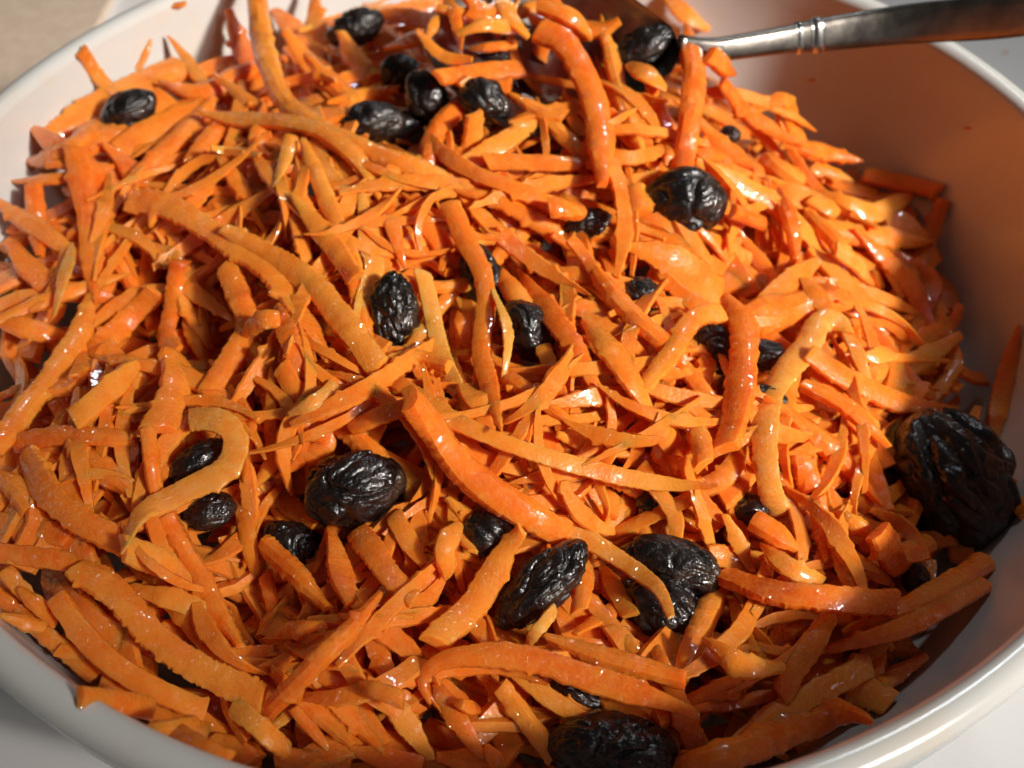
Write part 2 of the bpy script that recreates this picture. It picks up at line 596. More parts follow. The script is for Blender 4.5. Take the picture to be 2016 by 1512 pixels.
def lay_traced(pts, wpx, kind='o', ends=None, lift=0.0, seed=0, thin=None, wave=0.0, rag=None, roll=None, stiff=2, layer=-1):
    rng = random.Random(seed * 13 + 5)
    px = catmull(pts, 12)
    wpx = wpx * (0.94 if layer >= 3 else 0.80)
    t, d = hit(px)
    n = len(t)
    u = np.linspace(-1, 1, n)
    deg = min(stiff + (1 if n > 30 else 0), max(1, n // 4))
    fit = np.polyval(np.polyfit(u, t, deg), u)
    over = fit - t                                   # positive: buried
    fit = fit - np.percentile(over, 70) * 0.85
    span = wpx and np.linalg.norm(np.diff(px, axis=0), axis=1).sum() * fit.mean() / F_PX
    rise = abs(fit.max() - fit.min())
    if rise > 0.8 * span:                            # never end-on to the light of the heap's slope
        k_ = 0.8 * span / rise
        fit = np.median(fit) + (fit - np.median(fit)) * k_
    if layer >= 2:                                   # springy shreds arch up or stick out at one end
        fit = fit - rng.uniform(0.0, 3.0) * np.cos(u * math.pi / 2) - np.maximum(0, rng.uniform(-2.5, 2.5) * u) * (0.5 + 0.5 * abs(u))
    dist = fit - lift
    P = CAM_POS + dist[:, None] * d
    wmm = wpx * dist / F_PX
    th = thin if thin else (rng.uniform(0.30, 0.62) if kind != 'p' else rng.uniform(0.2, 0.3))
    P = P - d * (wmm * th * 0.30)[:, None]
    Q, Ln = resample(np.column_stack([P, wmm]), 0.30)
    P, wmm = Q[:, :3], Q[:, 3]
    view = CAM_POS - P
    view /= np.linalg.norm(view, axis=1, keepdims=True)
    r = rng.uniform(-0.45, 0.45) if roll is None else roll
    nr = view * 0.7 + np.array([r, 0.15 * r, 0.55])
    opts = ['cut', 'taper', 'taper', 'point', 'point'] if Ln > 14 else ['cut', 'taper', 'taper']
    ends = ends or (rng.choice(opts), rng.choice(opts))
    thick = np.maximum(wmm * th, 0.55)
    rg = rag if rag is not None else rng.uniform(0.3, 1.2)
    vs, fs = shred_mesh(P, wmm, thick, seed, nr, rg, ends, twist=rng.uniform(-1.1, 1.1), wave=wave)
    o = mesh_obj('carrot_shred', vs, fs, M['pale' if kind == 'p' else 'orange'], sharp=32)
    splat(P, wmm * 0.42, P[:, 2] + thick * 0.4)
    SHREDS.append((o, P, Ln, np.linalg.norm(P[-1] - P[0]) / max(Ln, 1e-3), kind, ends, float(wmm.mean()), layer))
    return o


# ------------------------------------------------------------------ grated carrot lying deeper in the heap
MV, MF = [], []


def stuff_mass():
    V, Fc = MV, MF
    for q in range(1700):
        a = NR.uniform(-math.pi, math.pi)
        r = 74 * math.sqrt(NR.uniform(0, 1))
        x, y = r * math.cos(a), r * math.sin(a)
        zt = float(heap(np.array(x), np.array(y)))
        z = zt - float(slack(r)) - 0.5 - 8.5 * NR.uniform(0, 1) ** 1.3
        L = NR.uniform(9, 24)
        az = NR.uniform(0, math.pi)
        sl = NR.uniform(-0.35, 0.35)
        bend = NR.uniform(-0.05, 0.05)
        pts, ok = [], True
        for s in np.linspace(-L / 2, L / 2, 8):
            aa = az + bend * s
            p = np.array([x + s * math.cos(aa), y + s * math.sin(aa), z + sl * s])
            hz = float(heap(p[0], p[1])) - float(slack(math.hypot(p[0], p[1])))
            p[2] = min(p[2], hz)
            rr = math.hypot(p[0], p[1])
            if rr > R_IN - 3:
                ok = False
                break
            wz = -DEPTH * math.sqrt(1 - (rr / R_IN) ** 2) + 0.8
            if wz > hz + 1.5:
                ok = False
                break
            p[2] = max(p[2], wz)
            pts.append(p)
        if not ok:
            continue
        P = np.array(pts)
        wv = np.full(8, NR.uniform(2.4, 4.2))
        nr = np.tile(np.array([NR.uniform(-.6, .6), NR.uniform(-.6, .6), 1.0]), (8, 1))
        vs, fs = shred_mesh(P, wv, wv * NR.uniform(0.3, 0.5), q, nr, 1.0, ('cut', 'taper'), K=6)
        b0 = len(V)
        V.extend(vs)
        Fc.extend([tuple(i + b0 for i in f) for f in fs])


def thin_strands(count, seed):
    """fine stringy shavings tangled between the bigger shreds"""
    rng = random.Random(seed)
    made = tries = 0
    while made < count and tries < count * 8:
        tries += 1
        c = (rng.uniform(-20, 2010), rng.uniform(-10, 1510))
        t0, d0 = hit([c], HB)
        P0 = CAM_POS + d0[0] * t0[0]
        if math.hypot(P0[0], P0[1]) > R_IN - 9 or P0[2] < float(heap(P0[0], P0[1])) - 2 or P0[2] > 14:
            continue
        if c[1] < 120 and 850 < c[0] < 1400:
            continue
        Lp, az, bend = rng.uniform(140, 380), rng.uniform(0, 2 * math.pi), rng.uniform(-1.6, 1.6)
        x, y = c
        pts = [c]
        for k in range(6):
            x += Lp / 6 * math.cos(az + bend * k / 6)
            y += Lp / 6 * math.sin(az + bend * k / 6)
            pts.append((x, y))
        px = catmull(pts, 14)
        if any((e[0] > 0 or e[2] >= 125) and np.min(np.hypot(px[:, 0] - e[1][0], px[:, 1] - e[1][1])) < 0.5 * e[2] + 8 for e in RZ):
            continue                                   # leave the raisins showing
        t, d = hit(px)
        u = np.linspace(-1, 1, len(t))
        fit = np.polyval(np.polyfit(u, t, 2), u)
        span = Lp * fit.mean() / F_PX
        rise = fit.max() - fit.min()
        if rise > 0.9 * span:
            continue
        fit = fit - np.percentile(fit - t, 60) * 0.8 - rng.uniform(0, 2.0) * np.cos(u * math.pi / 2)
        P = CAM_POS + fit[:, None] * d
        if (np.hypot(P[:, 0], P[:, 1]) > R_IN - 12).any():
            continue
        if (P[:, 2] - heap(P[:, 0], P[:, 1])).max() > (4.0 if P0[0] < 20 else 2.0):
            continue
        P, Ln = resample(P, 0.5)
        n = len(P)
        wv = np.full(n, rng.uniform(1.2, 2.6))
        th = np.full(n, rng.uniform(0.6, 1.0))
        view = CAM_POS - P
        view /= np.linalg.norm(view, axis=1, keepdims=True)
        nr = view + np.array([rng.uniform(-.6, .6), 0, .5])
        vs, fs = shred_mesh(P, wv, th, rng.randrange(10 ** 6), nr, 1.4, (rng.choice(['taper', 'point']), rng.choice(['taper', 'point'])), K=6, twist=rng.uniform(-2, 2))
        b0 = len(MV)
        MV.extend(vs)
        MF.extend([tuple(i + b0 for i in f) for f in fs])
        splat(P, wv * 0.4, P[:, 2] + 0.3)
        made += 1


stuff_mass()

# ------------------------------------------------------------------ spoon
def unproj(px, z):
    d = rays([px])[0]
    return CAM_POS + d * ((z - CAM_POS[2]) / d[2])


def spoon():
    root = bpy.data.objects.new('serving_spoon', None)
    COL.objects.link(root)
    tag(root, 'worn steel spoon with two bright collar bands resting on the bowl rim', 'spoon')
    A = unproj((2300, -25), 20.0)
    B = unproj((2010, 28), 11.5)
    Cc = unproj((1790, 47), 6.2)
    D = unproj((1590, 72), 4.2)
    E_ = unproj((1410, 98), 4.2)
    G = unproj((1335, 98), 4.6)
    base = np.array([(A[0]), A[1], A[2]])
    root.location = Vector(Cc) * MM
    ctr = catmull([A, B, Cc, D, E_, G], 2.0)
    ctr, Ln = resample(ctr, 1.0)
    seg = np.concatenate([[0], np.cumsum(np.linalg.norm(np.diff(ctr, axis=0), axis=1))])
    x = ctr[:, 0]
    w = np.interp(x, [G[0], E_[0], D[0] - 3, D[0] + 3, Cc[0], B[0], A[0]], [4.4, 3.4, 4.0, 5.0, 5.8, 6.4, 7.6])
    th = np.interp(x, [G[0], E_[0], D[0], Cc[0], A[0]], [1.8, 2.4, 2.6, 2.0, 1.8])
    face = np.array([0.0, -0.91, 0.41])
    K = 16

    def sweep(P, W, H, lo=0, hi=None):
        T = np.gradient(P, axis=0)
        T /= np.linalg.norm(T, axis=1, keepdims=True)
        vs, fs = [], []
        n = len(P)
        for i in range(n):
            N = face - T[i] * np.dot(face, T[i])
            N /= np.linalg.norm(N)
            Bn = np.cross(T[i], N)
            for k in range(K):
                a = 2 * math.pi * (k + 0.5) / K
                c_, s_ = math.cos(a), math.sin(a)
                vs.append(P[i] + Bn * W[i] / 2 * math.copysign(abs(c_) ** 0.45, c_) + N * H[i] / 2 * math.copysign(abs(s_) ** 0.6, s_))
        for i in range(n - 1):
            for k in range(K):
                k2 = (k + 1) % K
                fs.append((i * K + k, i * K + k2, (i + 1) * K + k2, (i + 1) * K + k))
        fs.append(tuple(range(K)))
        fs.append(tuple(reversed(range((n - 1) * K, n * K))))
        return [v - Cc for v in vs], fs
    vs, fs = sweep(ctr, w, th)
    mesh_obj('handle', vs, fs, M['steel'], parent=root)
    for x0, wd in ((D[0] - 1.6, 1.0), (D[0] + 1.2, 1.9)):
        idx = [i for i in range(len(ctr)) if True]
        Pm = np.stack([np.interp(np.linspace(x0 - wd / 2, x0 + wd / 2, 7), x[::-1], ctr[::-1, k]) for k in range(3)], 1)
        prof = np.array([0, .12, .2, .24, .2, .12, 0])
        Wm = np.interp(Pm[:, 0], x[::-1], w[::-1]) + 2 * prof + 0.15
        Hm = np.interp(Pm[:, 0], x[::-1], th[::-1]) + 2 * prof + 0.15
        vs, fs = sweep(Pm, Wm, Hm)
        mesh_obj('collar_band', vs, fs, M['steel_glint'], parent=root)
    # the bowl of the spoon, half buried in the heap
    tip = unproj((835, 72), 6.0)
    ax = tip - G
    L = np.linalg.norm(ax)
    ax /= L
    up = np.array([0.0, -0.42, 0.9])
    up -= ax * np.dot(up, ax)
    up /= np.linalg.norm(up)
    sd = np.cross(ax, up)
    nu, nv = 36, 20
    top, bot = [], []
    for i in range(nu + 1):
        s = i / nu
        hw = 15.5 * (math.sin(math.pi * min(1, s * 0.94 + 0.06)) ** 0.62) * (0.55 + 0.45 * min(1, s * 2.2)) if 0 < s < 1 else 1.2
        hw = max(hw, 1.6)
        for j in range(nv + 1):
            v = -1 + 2 * j / nv
            dep = 8.0 * (1 - v * v) * math.sin(math.pi * min(1, max(0, s))) ** 0.7
            p = G + ax * (L * s) + sd * hw * v - up * dep
            top.append(p - Cc)
            bot.append(p - up * 1.0 - Cc)
    vs = top + bot
    fs = []
    w1 = nv + 1
    off = len(top)
    for i in range(nu):
        for j in range(nv):
            a = i * w1 + j
            fs.append((a, a + w1, a + w1 + 1, a + 1))
            fs.append((off + a, off + a + 1, off + a + w1 + 1, off + a + w1))
    ring = [i * w1 for i in range(nu + 1)] + [nu * w1 + j for j in range(1, nv + 1)] + \
           [i * w1 + nv for i in range(nu - 1, -1, -1)] + [j for j in range(nv - 1, 0, -1)]
    for a, b_ in zip(ring, ring[1:] + ring[:1]):
        fs.append((a, b_, off + b_, off + a))
    mesh_obj('spoon_bowl', vs, fs, M['steel'], parent=root)
    for p in top:
        q = p + Cc
        splat([q], [1.0], [q[2]], cap=9)
    splat(ctr, w * 0.4, ctr[:, 2] + 1, cap=0 if False else 30)
    return G, tip


SP_G, SP_T = spoon()

# ------------------------------------------------------------------ traced shreds, given where each lies in the bowl
# (layer, width, points, options)
o_, p_ = 'o', 'p'
TR = [
    # back left, where the added spot fades
    (0, 74, [(80, 275), (174, 225), (295, 160), (360, 130)], o_, ('taper', 'cut')), (0, 60, [(110, 330), (210, 265), (330, 190)], o_, ('cut', 'cut')),
    (0, 50, [(60, 320), (130, 300), (190, 250)], o_, ('taper', 'cut')), (0, 60, [(230, 300), (330, 240), (420, 215)], o_, ('cut', 'cut')),
    (1, 52, [(312, 165), (400, 185), (470, 150)], o_),
    (1, 35, [(160, 100), (185, 140), (215, 175)], o_),
    (1, 16, [(297, 78), (285, 110), (270, 140)], o_),
    (1, 30, [(330, 70), (360, 105), (390, 150)], o_),
    (1, 45, [(450, 20), (470, 80), (490, 130)], o_),
    (0, 27, [(20, 358), (115, 352), (170, 340)], o_), (1, 45, [(68, 365), (75, 460)], o_),
    (1, 45, [(-10, 395), (60, 440), (130, 490)], o_),
    (1, 55, [(150, 290), (170, 400), (182, 530)], o_),
    (1, 48, [(283, 330), (345, 280), (380, 240)], o_), (2, 45, [(365, 325), (420, 270), (450, 245)], o_),
    (2, 30, [(415, 290), (460, 300), (512, 305)], o_), (1, 45, [(455, 340), (493, 395), (525, 450)], o_),
    (2, 32, [(575, 270), (560, 320), (540, 370)], o_), (1, 30, [(455, 172), (485, 195), (530, 225)], o_),
    (1, 60, [(575, 385), (610, 440), (640, 460)], o_), (0, 45, [(190, 430), (280, 345)], o_),
    (0, 40, [(300, 440), (292, 540)], o_), (0, 60, [(60, 250), (130, 300), (190, 350)], o_),
    (0, 60, [(200, 280), (260, 340), (280, 400)], o_), (0, 55, [(220, 480), (260, 560)], o_),
    (0, 60, [(20, 480), (90, 560), (180, 580)], o_), (1, 38, [(-20, 640), (80, 595), (190, 560)], o_),
    (0, 50, [(30, 640), (110, 660)], o_),
    # back
    (1, 50, [(620, -20), (622, 60), (630, 130)], o_), (1, 24, [(645, 42), (705, 22), (770, -5)], o_),
    (2, 52, [(672, 62), (697, 115), (742, 158)], o_), (2, 38, [(645, 203), (720, 188), (785, 175)], o_),
    (2, 45, [(860, 152), (950, 142), (1027, 135)], o_, ('cut', 'cut')), (1, 62, [(735, 55), (795, 112)], o_),
    (1, 40, [(800, 20), (850, 5), (890, -20)], o_), (2, 34, [(880, -10), (900, 45), (908, 100)], o_),
    (2, 28, [(862, 30), (842, 75)], o_), (2, 34, [(950, 5), (965, 40), (985, 75)], o_), (2, 36, [(1015, 35), (1080, -5)], o_),
    (2, 26, [(925, 97), (1018, 88)], o_), (2, 40, [(1085, -15), (1100, 30), (1120, 60)], o_),
    (1, 48, [(560, 60), (610, 130), (655, 185)], o_), (1, 48, [(640, 150), (690, 205), (655, 240)], o_),
    (0, 50, [(540, 20), (600, 80)], o_), (1, 40, [(705, 40), (780, 30), (840, 40)], o_), (1, 40, [(700, 150), (790, 130), (850, 145)], o_),
    (2, 36, [(1003, 188), (1070, 222), (1112, 230)], o_), (1, 50, [(1055, 235), (1000, 275), (950, 305)], o_),
    (1, 42, [(1075, 240), (1145, 300), (1175, 330)], o_), (2, 40, [(955, 318), (1035, 320), (1145, 324)], o_, ('cut', 'cut')),
    (3, 46, [(933, 222), (930, 290)], o_, ('cut', 'cut')),
    (3, 52, [(1060, 65), (1105, 85), (1145, 145), (1170, 210), (1184, 285), (1187, 365)], o_, ('cut', 'taper')),
    (2, 42, [(838, 252), (870, 300), (930, 338), (1015, 375), (1080, 400), (1140, 412)], o_, ('point', 'cut')),
    (2, 46, [(892, 375), (982, 398), (1068, 445), (1095, 470)], o_), (2, 50, [(1080, 410), (1140, 415)], o_, ('cut', 'cut')),
    (1, 40, [(755, 398), (775, 455), (798, 530)], o_, ('cut', 'point')), (1, 32, [(925, 482), (1005, 455)], o_),
    (2, 20, [(1085, 462), (1125, 490), (1165, 525)], o_), (1, 40, [(1150, 402), (1260, 450)], o_),
    (0, 55, [(800, 480), (885, 450)], o_), (1, 40, [(980, 505), (1050, 440)], o_), (1, 50, [(720, 430), (735, 520), (715, 580)], p_),
    (0, 60, [(830, 430), (880, 500)], o_), (1, 40, [(1010, 470), (1080, 520)], o_), (0, 55, [(1150, 250), (1190, 330), (1230, 370)], o_),
    (1, 45, [(1200, 100), (1225, 190), (1250, 260)], o_), (1, 50, [(1130, 60), (1180, 60), (1220, 40)], o_),
    (2, 40, [(860, 15), (930, 30), (1000, 10)], o_), (2, 42, [(900, 70), (960, 50), (1040, 62)], o_), (2, 38, [(980, -20), (1000, 30), (1040, 75)], o_),
    (2, 40, [(1040, 30), (1080, 55), (1060, 110)], o_), (2, 36, [(760, 95), (830, 75), (870, 100)], o_), (2, 34, [(905, -15), (935, 15), (950, 60)], o_),
    (2, 40, [(1060, 10), (1130, 40), (1160, 75)], o_), (2, 32, [(820, 60), (870, 110), (930, 118)], o_),
    # back right
    (3, 50, [(1350, 60), (1367, 150), (1356, 243), (1343, 335)], o_, ('taper', 'cut')),
    (2, 52, [(1238, 128), (1270, 145), (1310, 175)], o_), (2, 36, [(1420, 160), (1462, 215), (1524, 258), (1582, 288)], o_, ('cut', 'point')),
    (2, 46, [(1375, 240), (1430, 295), (1490, 335)], o_), (2, 52, [(1508, 320), (1570, 358)], o_, ('cut', 'cut')),
    (2, 46, [(1395, 108), (1447, 148)], o_, ('cut', 'point')), (1, 38, [(1490, 215), (1545, 195), (1562, 245)], o_),
    (1, 46, [(1590, 295), (1700, 318)], o_), (1, 42, [(1700, 345), (1780, 360), (1850, 380)], o_, ('cut', 'cut')),
    (1, 38, [(1858, 395), (1835, 450), (1812, 505)], o_), (1, 30, [(1600, 325), (1680, 358)], o_, ('cut', 'point')),
    (2, 40, [(1440, 415), (1500, 440)], o_, ('cut', 'cut')), (2, 44, [(1535, 375), (1559, 451), (1566, 515)], o_),
    (2, 45, [(1597, 390), (1650, 420)], o_), (1, 55, [(1620, 455), (1770, 472)], o_), (2, 42, [(1590, 425), (1640, 470), (1690, 525)], o_),
    (1, 45, [(1385, 465), (1465, 505)], o_), (2, 42, [(1310, -10), (1345, 25), (1395, 60)], o_), (1, 60, [(1290, 200), (1310, 280)], o_),
    (0, 80, [(1210, 200), (1270, 300)], o_), (1, 45, [(1400, 330), (1480, 380)], o_), (1, 45, [(1250, 370), (1262, 420)], o_, ('cut', 'cut')),
    (1, 50, [(1430, 350), (1520, 400), (1600, 480)], o_), (1, 48, [(1730, 500), (1790, 560), (1825, 640)], o_),
    (1, 42, [(1890, 600), (1870, 640), (1780, 682)], o_), (1, 34, [(1868, 670), (1882, 715), (1838, 785)], o_),
    (0, 48, [(1800, 380), (1720, 420), (1660, 400)], o_), (0, 50, [(1780, 520), (1830, 560), (1800, 640)], o_),
    (1, 45, [(1640, 540), (1700, 600), (1760, 640)], o_), (2, 44, [(1690, 705), (1755, 697)], o_), (0, 50, [(1700, 640), (1780, 740)], o_),
    (1, 50, [(1720, 740), (1790, 720), (1840, 690)], o_), (0, 50, [(2005, 640), (1965, 820)], o_),
    # middle right
    (2, 92, [(1225, 480), (1320, 515), (1405, 585)], o_), (2, 56, [(1612, 512), (1545, 560), (1500, 605)], o_),
    (1, 40, [(1470, 480), (1520, 550)], o_), (2, 40, [(1645, 490), (1690, 525), (1718, 560)], p_), (2, 48, [(1580, 550), (1645, 625)], o_),
    (1, 90, [(1470, 630), (1590, 600)], o_), (3, 60, [(1425, 585), (1463, 640), (1464, 710), (1454, 780), (1440, 850), (1424, 890)], o_, ('taper', 'cut')),
    (3, 46, [(1418, 612), (1365, 630), (1325, 690), (1272, 755), (1240, 800)], o_, ('cut', 'taper')),
    (2, 70, [(1148, 630), (1205, 695), (1257, 775), (1290, 828)], o_, ('point', 'taper')),
    (2, 52, [(1155, 505), (1190, 560), (1240, 620), (1300, 672), (1345, 715)], o_, ('taper', 'cut')),
    (2, 30, [(1120, 470), (1150, 505), (1175, 545)], o_), (1, 42, [(1330, 700), (1400, 790), (1430, 840)], o_),
    (2, 50, [(1376, 828), (1386, 918)], o_, ('taper', 'cut')), (1, 58, [(1310, 840), (1330, 905)], o_),
    (3, 52, [(1655, 655), (1645, 635), (1615, 635), (1590, 680), (1545, 735), (1513, 800), (1503, 880), (1513, 950), (1540, 1020)], p_, ('cut', 'cut')),
    (2, 36, [(1660, 640), (1691, 706), (1712, 760)], p_), (3, 44, [(1590, 695), (1663, 744), (1750, 786), (1820, 803), (1872, 803)], o_, ('cut', 'point')),
    (2, 40, [(1580, 758), (1663, 800), (1720, 850), (1750, 880)], o_), (1, 58, [(1560, 825), (1630, 880), (1690, 945)], o_),
    (1, 60, [(1570, 900), (1595, 965)], o_, ('cut', 'cut')), (0, 60, [(1640, 780), (1740, 880)], o_), (0, 60, [(1680, 850), (1720, 960)], o_),
    (1, 44, [(1100, 612), (1150, 605), (1205, 622)], o_, ('point', 'cut')), (1, 54, [(1062, 590), (1135, 690), (1170, 760)], o_),
    (1, 42, [(1068, 682), (1098, 765), (1108, 845)], o_, ('cut', 'cut')), (1, 48, [(995, 742), (1080, 800)], o_), (0, 56, [(1040, 810), (1075, 870)], o_),
    (2, 30, [(1270, 832), (1208, 888), (1180, 945), (1195, 1000), (1185, 1035)], o_), (2, 58, [(1285, 828), (1322, 878)], o_, ('cut', 'cut')),
    (1, 44, [(1130, 865), (1205, 888)], o_), (0, 60, [(1180, 760), (1150, 860)], o_), (0, 50, [(1250, 900), (1330, 940)], o_),
    (1, 34, [(1320, 1000), (1210, 1050)], o_), (1, 36, [(1360, 950), (1380, 1010), (1395, 1060)], o_), (1, 40, [(1290, 960), (1325, 1010), (1330, 1060)], o_),
    # the middle
    (2, 44, [(833, 535), (860, 660), (893, 755), (930, 820)], p_, ('cut', 'taper')),
    (3, 42, [(885, 400), (912, 465), (945, 530), (957, 600), (949, 690), (962, 760), (988, 850)], o_, ('cut', 'point')),
    (2, 30, [(970, 570), (1000, 655), (990, 755)], p_, ('taper', 'taper')), (2, 42, [(762, 715), (820, 703), (885, 725)], o_, ('cut', 'cut')),
    (2, 46, [(765, 742), (841, 792), (900, 832), (997, 872), (1153, 921), (1310, 952), (1415, 955)], o_, ('cut', 'point')),
    (2, 58, [(915, 765), (962, 815)], o_), (2, 46, [(903, 615), (925, 690)], o_, ('point', 'cut')), (2, 44, [(818, 797), (760, 815), (690, 845)], o_, ('cut', 'cut')),
    (0, 55, [(850, 760), (930, 850)], o_), (0, 55, [(1000, 560), (1060, 650)], o_), (0, 50, [(700, 560), (720, 640)], o_),
    (3, 70, [(800, 785), (845, 835), (893, 905), (962, 965), (1040, 1012), (1108, 1050)], o_, ('cut', 'cut')),
    (2, 46, [(1075, 1010), (1112, 1032), (1205, 1091), (1292, 1154), (1322, 1215)], p_, ('cut', 'taper')),
    (1, 52, [(760, 900), (840, 960), (890, 1030)], o_), (1, 60, [(560, 860), (620, 900)], o_), (1, 45, [(900, 1000), (940, 1040)], o_),
    # left of the middle
    (2, 42, [(597, 278), (618, 330), (646, 400), (685, 490), (702, 550)], o_, ('taper', 'cut')),
    (2, 50, [(503, -30), (523, 110), (575, 215), (700, 285), (820, 332), (920, 365)], o_, ('cut', 'taper')),
    (3, 38, [(392, 222), (470, 235), (560, 240), (640, 262), (705, 315), (748, 392)], o_, ('point', 'taper')),
    (2, 50, [(570, 380), (620, 440), (670, 500), (700, 550)], o_),
    (3, 52, [(255, 395), (330, 405), (420, 460), (521, 532), (590, 619), (650, 712)], o_, ('cut', 'taper')),
    (3, 56, [(440, 450), (521, 497), (625, 567), (694, 655), (750, 728)], o_, ('taper', 'cut')),
    (2, 40, [(351, 512), (345, 575), (330, 654), (347, 699)], o_, ('cut', 'cut')), (2, 54, [(310, 575), (243, 636), (174, 706), (145, 740)], o_, ('cut', 'taper')),
    (3, 46, [(180, 582), (156, 654), (115, 723), (69, 782), (35, 827), (-15, 890)], o_, ('taper', 'cut')),
    (2, 80, [(345, 705), (345, 770), (310, 850)], o_, ('cut', 'cut')), (2, 58, [(268, 718), (208, 775), (146, 834)], o_, ('taper', 'cut')),
    (2, 58, [(445, 530), (476, 595), (488, 640), (469, 688), (434, 740), (412, 772)], o_, ('cut', 'cut')), (2, 44, [(480, 660), (515, 632), (550, 628)], o_),
    (1, 48, [(35, 872), (139, 858), (250, 862)], o_, ('cut', 'cut')), (2, 68, [(55, 895), (95, 970), (165, 1030), (245, 1070)], o_, ('cut', 'cut')),
    (3, 56, [(375, 828), (434, 832), (463, 862), (451, 914), (399, 949), (330, 985), (275, 1015), (240, 1090)], p_, ('cut', 'point')),
    (2, 38, [(290, 845), (309, 970)], o_, ('cut', 'cut')), (1, 30, [(451, 765), (493, 827), (486, 895)], o_), (1, 36, [(535, 770), (535, 885)], o_),
    (1, 42, [(595, 840), (503, 955)], o_, ('cut', 'taper')), (2, 32, [(143, 478), (122, 560), (106, 618)], p_, ('point', 'taper')),
    (1, 60, [(600, 720), (640, 800), (700, 860)], o_), (2, 40, [(570, 815), (620, 790), (660, 760)], p_), (1, 50, [(560, 640), (590, 720)], o_),
    (0, 60, [(380, 620), (400, 700)], o_), (0, 50, [(500, 700), (530, 780)], o_), (1, 55, [(590, 780), (640, 870), (600, 900)], o_),
    (0, 60, [(170, 900), (250, 960)], o_), (0, 60, [(520, 950), (590, 1010)], o_), (1, 40, [(420, 600), (370, 560), (410, 530)], o_),
    (1, 60, [(-20, 1020), (90, 1045)], o_), (1, 50, [(-20, 930), (30, 960), (60, 1010)], o_),
    # front left
    (2, 48, [(-25, 1088), (87, 1098), (175, 1115)], o_, ('cut', 'cut')), (2, 50, [(325, 1015), (375, 1102), (417, 1181), (475, 1275)], o_, ('cut', 'taper')),
    (2, 64, [(240, 1080), (340, 1118)], o_, ('cut', 'cut')), (2, 72, [(150, 1120), (226, 1167), (295, 1247), (382, 1310), (520, 1375)], o_, ('cut', 'cut')),
    (2, 54, [(112, 1175), (174, 1258), (260, 1334), (405, 1400)], o_, ('cut', 'cut')), (2, 52, [(155, 1372), (295, 1395)], o_, ('cut', 'cut')),
    (2, 44, [(298, 1438), (375, 1425)], o_, ('cut', 'cut')), (2, 54, [(460, 1392), (565, 1480)], o_, ('cut', 'cut')),
    (2, 50, [(748, 1170), (690, 1240), (620, 1310), (530, 1400)], o_, ('taper', 'cut')), (3, 46, [(523, 1070), (590, 1140), (645, 1200)], o_, ('cut', 'taper')),
    (1, 36, [(525, 1130), (545, 1230), (550, 1315)], o_, ('cut', 'point')), (2, 42, [(552, 1246), (640, 1228)], o_, ('cut', 'taper')),
    (1, 40, [(480, 1020), (500, 1110)], o_), (2, 58, [(650, 1045), (668, 1120), (690, 1190)], o_), (1, 54, [(585, 1365), (695, 1465)], o_),
    (1, 30, [(0, 1210), (87, 1240)], o_), (1, 45, [(40, 1160), (112, 1228)], o_), (1, 36, [(112, 1280), (195, 1292)], o_),
    (1, 50, [(300, 1170), (400, 1200)], o_), (0, 60, [(380, 1220), (470, 1330)], o_), (0, 60, [(480, 1290), (600, 1300)], o_),
    (1, 30, [(600, 1420), (650, 1480)], o_), (0, 55, [(420, 1450), (500, 1500)], o_), (0, 55, [(610, 1180), (660, 1260)], o_),
    (0, 40, [(-10, 1170), (60, 1225), (115, 1265)], o_, ('cut', 'taper')), (0, 44, [(30, 1205), (120, 1275), (190, 1335)], o_, ('taper', 'cut')),
    (0, 50, [(200, 1335), (300, 1400), (390, 1455)], o_, ('cut', 'taper')), (0, 46, [(330, 1430), (450, 1500)], o_, ('cut', 'cut')),
    (0, 40, [(10, 1125), (75, 1195)], o_, ('cut', 'taper')), (0, 50, [(540, 1490), (690, 1505)], o_, ('cut', 'cut')),
    (0, 50, [(690, 1475), (830, 1512)], o_, ('taper', 'cut')), (0, 50, [(860, 1490), (990, 1500)], o_, ('taper', 'cut')),
    # front
    (2, 62, [(705, 1045), (760, 1120), (818, 1180)], o_, ('cut', 'cut')), (3, 62, [(1028, 1042), (980, 1108), (928, 1195), (850, 1265)], o_, ('taper', 'cut')),
    (2, 54, [(905, 1035), (875, 1080), (885, 1125)], o_, ('taper', 'cut')), (1, 50, [(790, 1040), (820, 1090)], o_),
    (3, 54, [(848, 1385), (832, 1340), (870, 1302), (962, 1290), (1066, 1304), (1170, 1338), (1280, 1372), (1370, 1405)], o_, ('point', 'taper')),
    (2, 52, [(1075, 1255), (1205, 1300), (1350, 1340)], o_, ('taper', 'cut')), (2, 48, [(985, 1348), (1032, 1410), (1090, 1490)], o_, ('cut', 'cut')),
    (1, 44, [(1045, 1350), (1160, 1425)], o_), (2, 50, [(1155, 1110), (1140, 1205)], o_, ('cut', 'cut')), (2, 44, [(708, 1345), (795, 1382)], o_, ('point', 'cut')),
    (1, 58, [(648, 1365), (755, 1478)], o_), (1, 58, [(780, 1390), (848, 1495)], o_), (2, 38, [(955, 1470), (990, 1520)], o_),
    (2, 36, [(1090, 1200), (1060, 1240), (1040, 1270)], p_), (1, 60, [(780, 1200), (800, 1290)], o_), (1, 55, [(720, 1240), (760, 1320)], o_),
    (1, 50, [(880, 1380), (930, 1460)], o_), (2, 34, [(890, 1380), (945, 1400)], o_), (0, 60, [(1200, 1380), (1290, 1440)], o_),
    (1, 50, [(1330, 1400), (1420, 1360)], o_), (1, 45, [(1200, 1140), (1230, 1190)], o_), (0, 55, [(960, 1230), (1040, 1290)], o_),
    # front right
    (3, 54, [(1420, 1135), (1525, 1168), (1645, 1180), (1760, 1188)], o_, ('cut', 'cut')), (3, 42, [(1497, 1072), (1540, 1108), (1610, 1150)], o_, ('point', 'cut')),
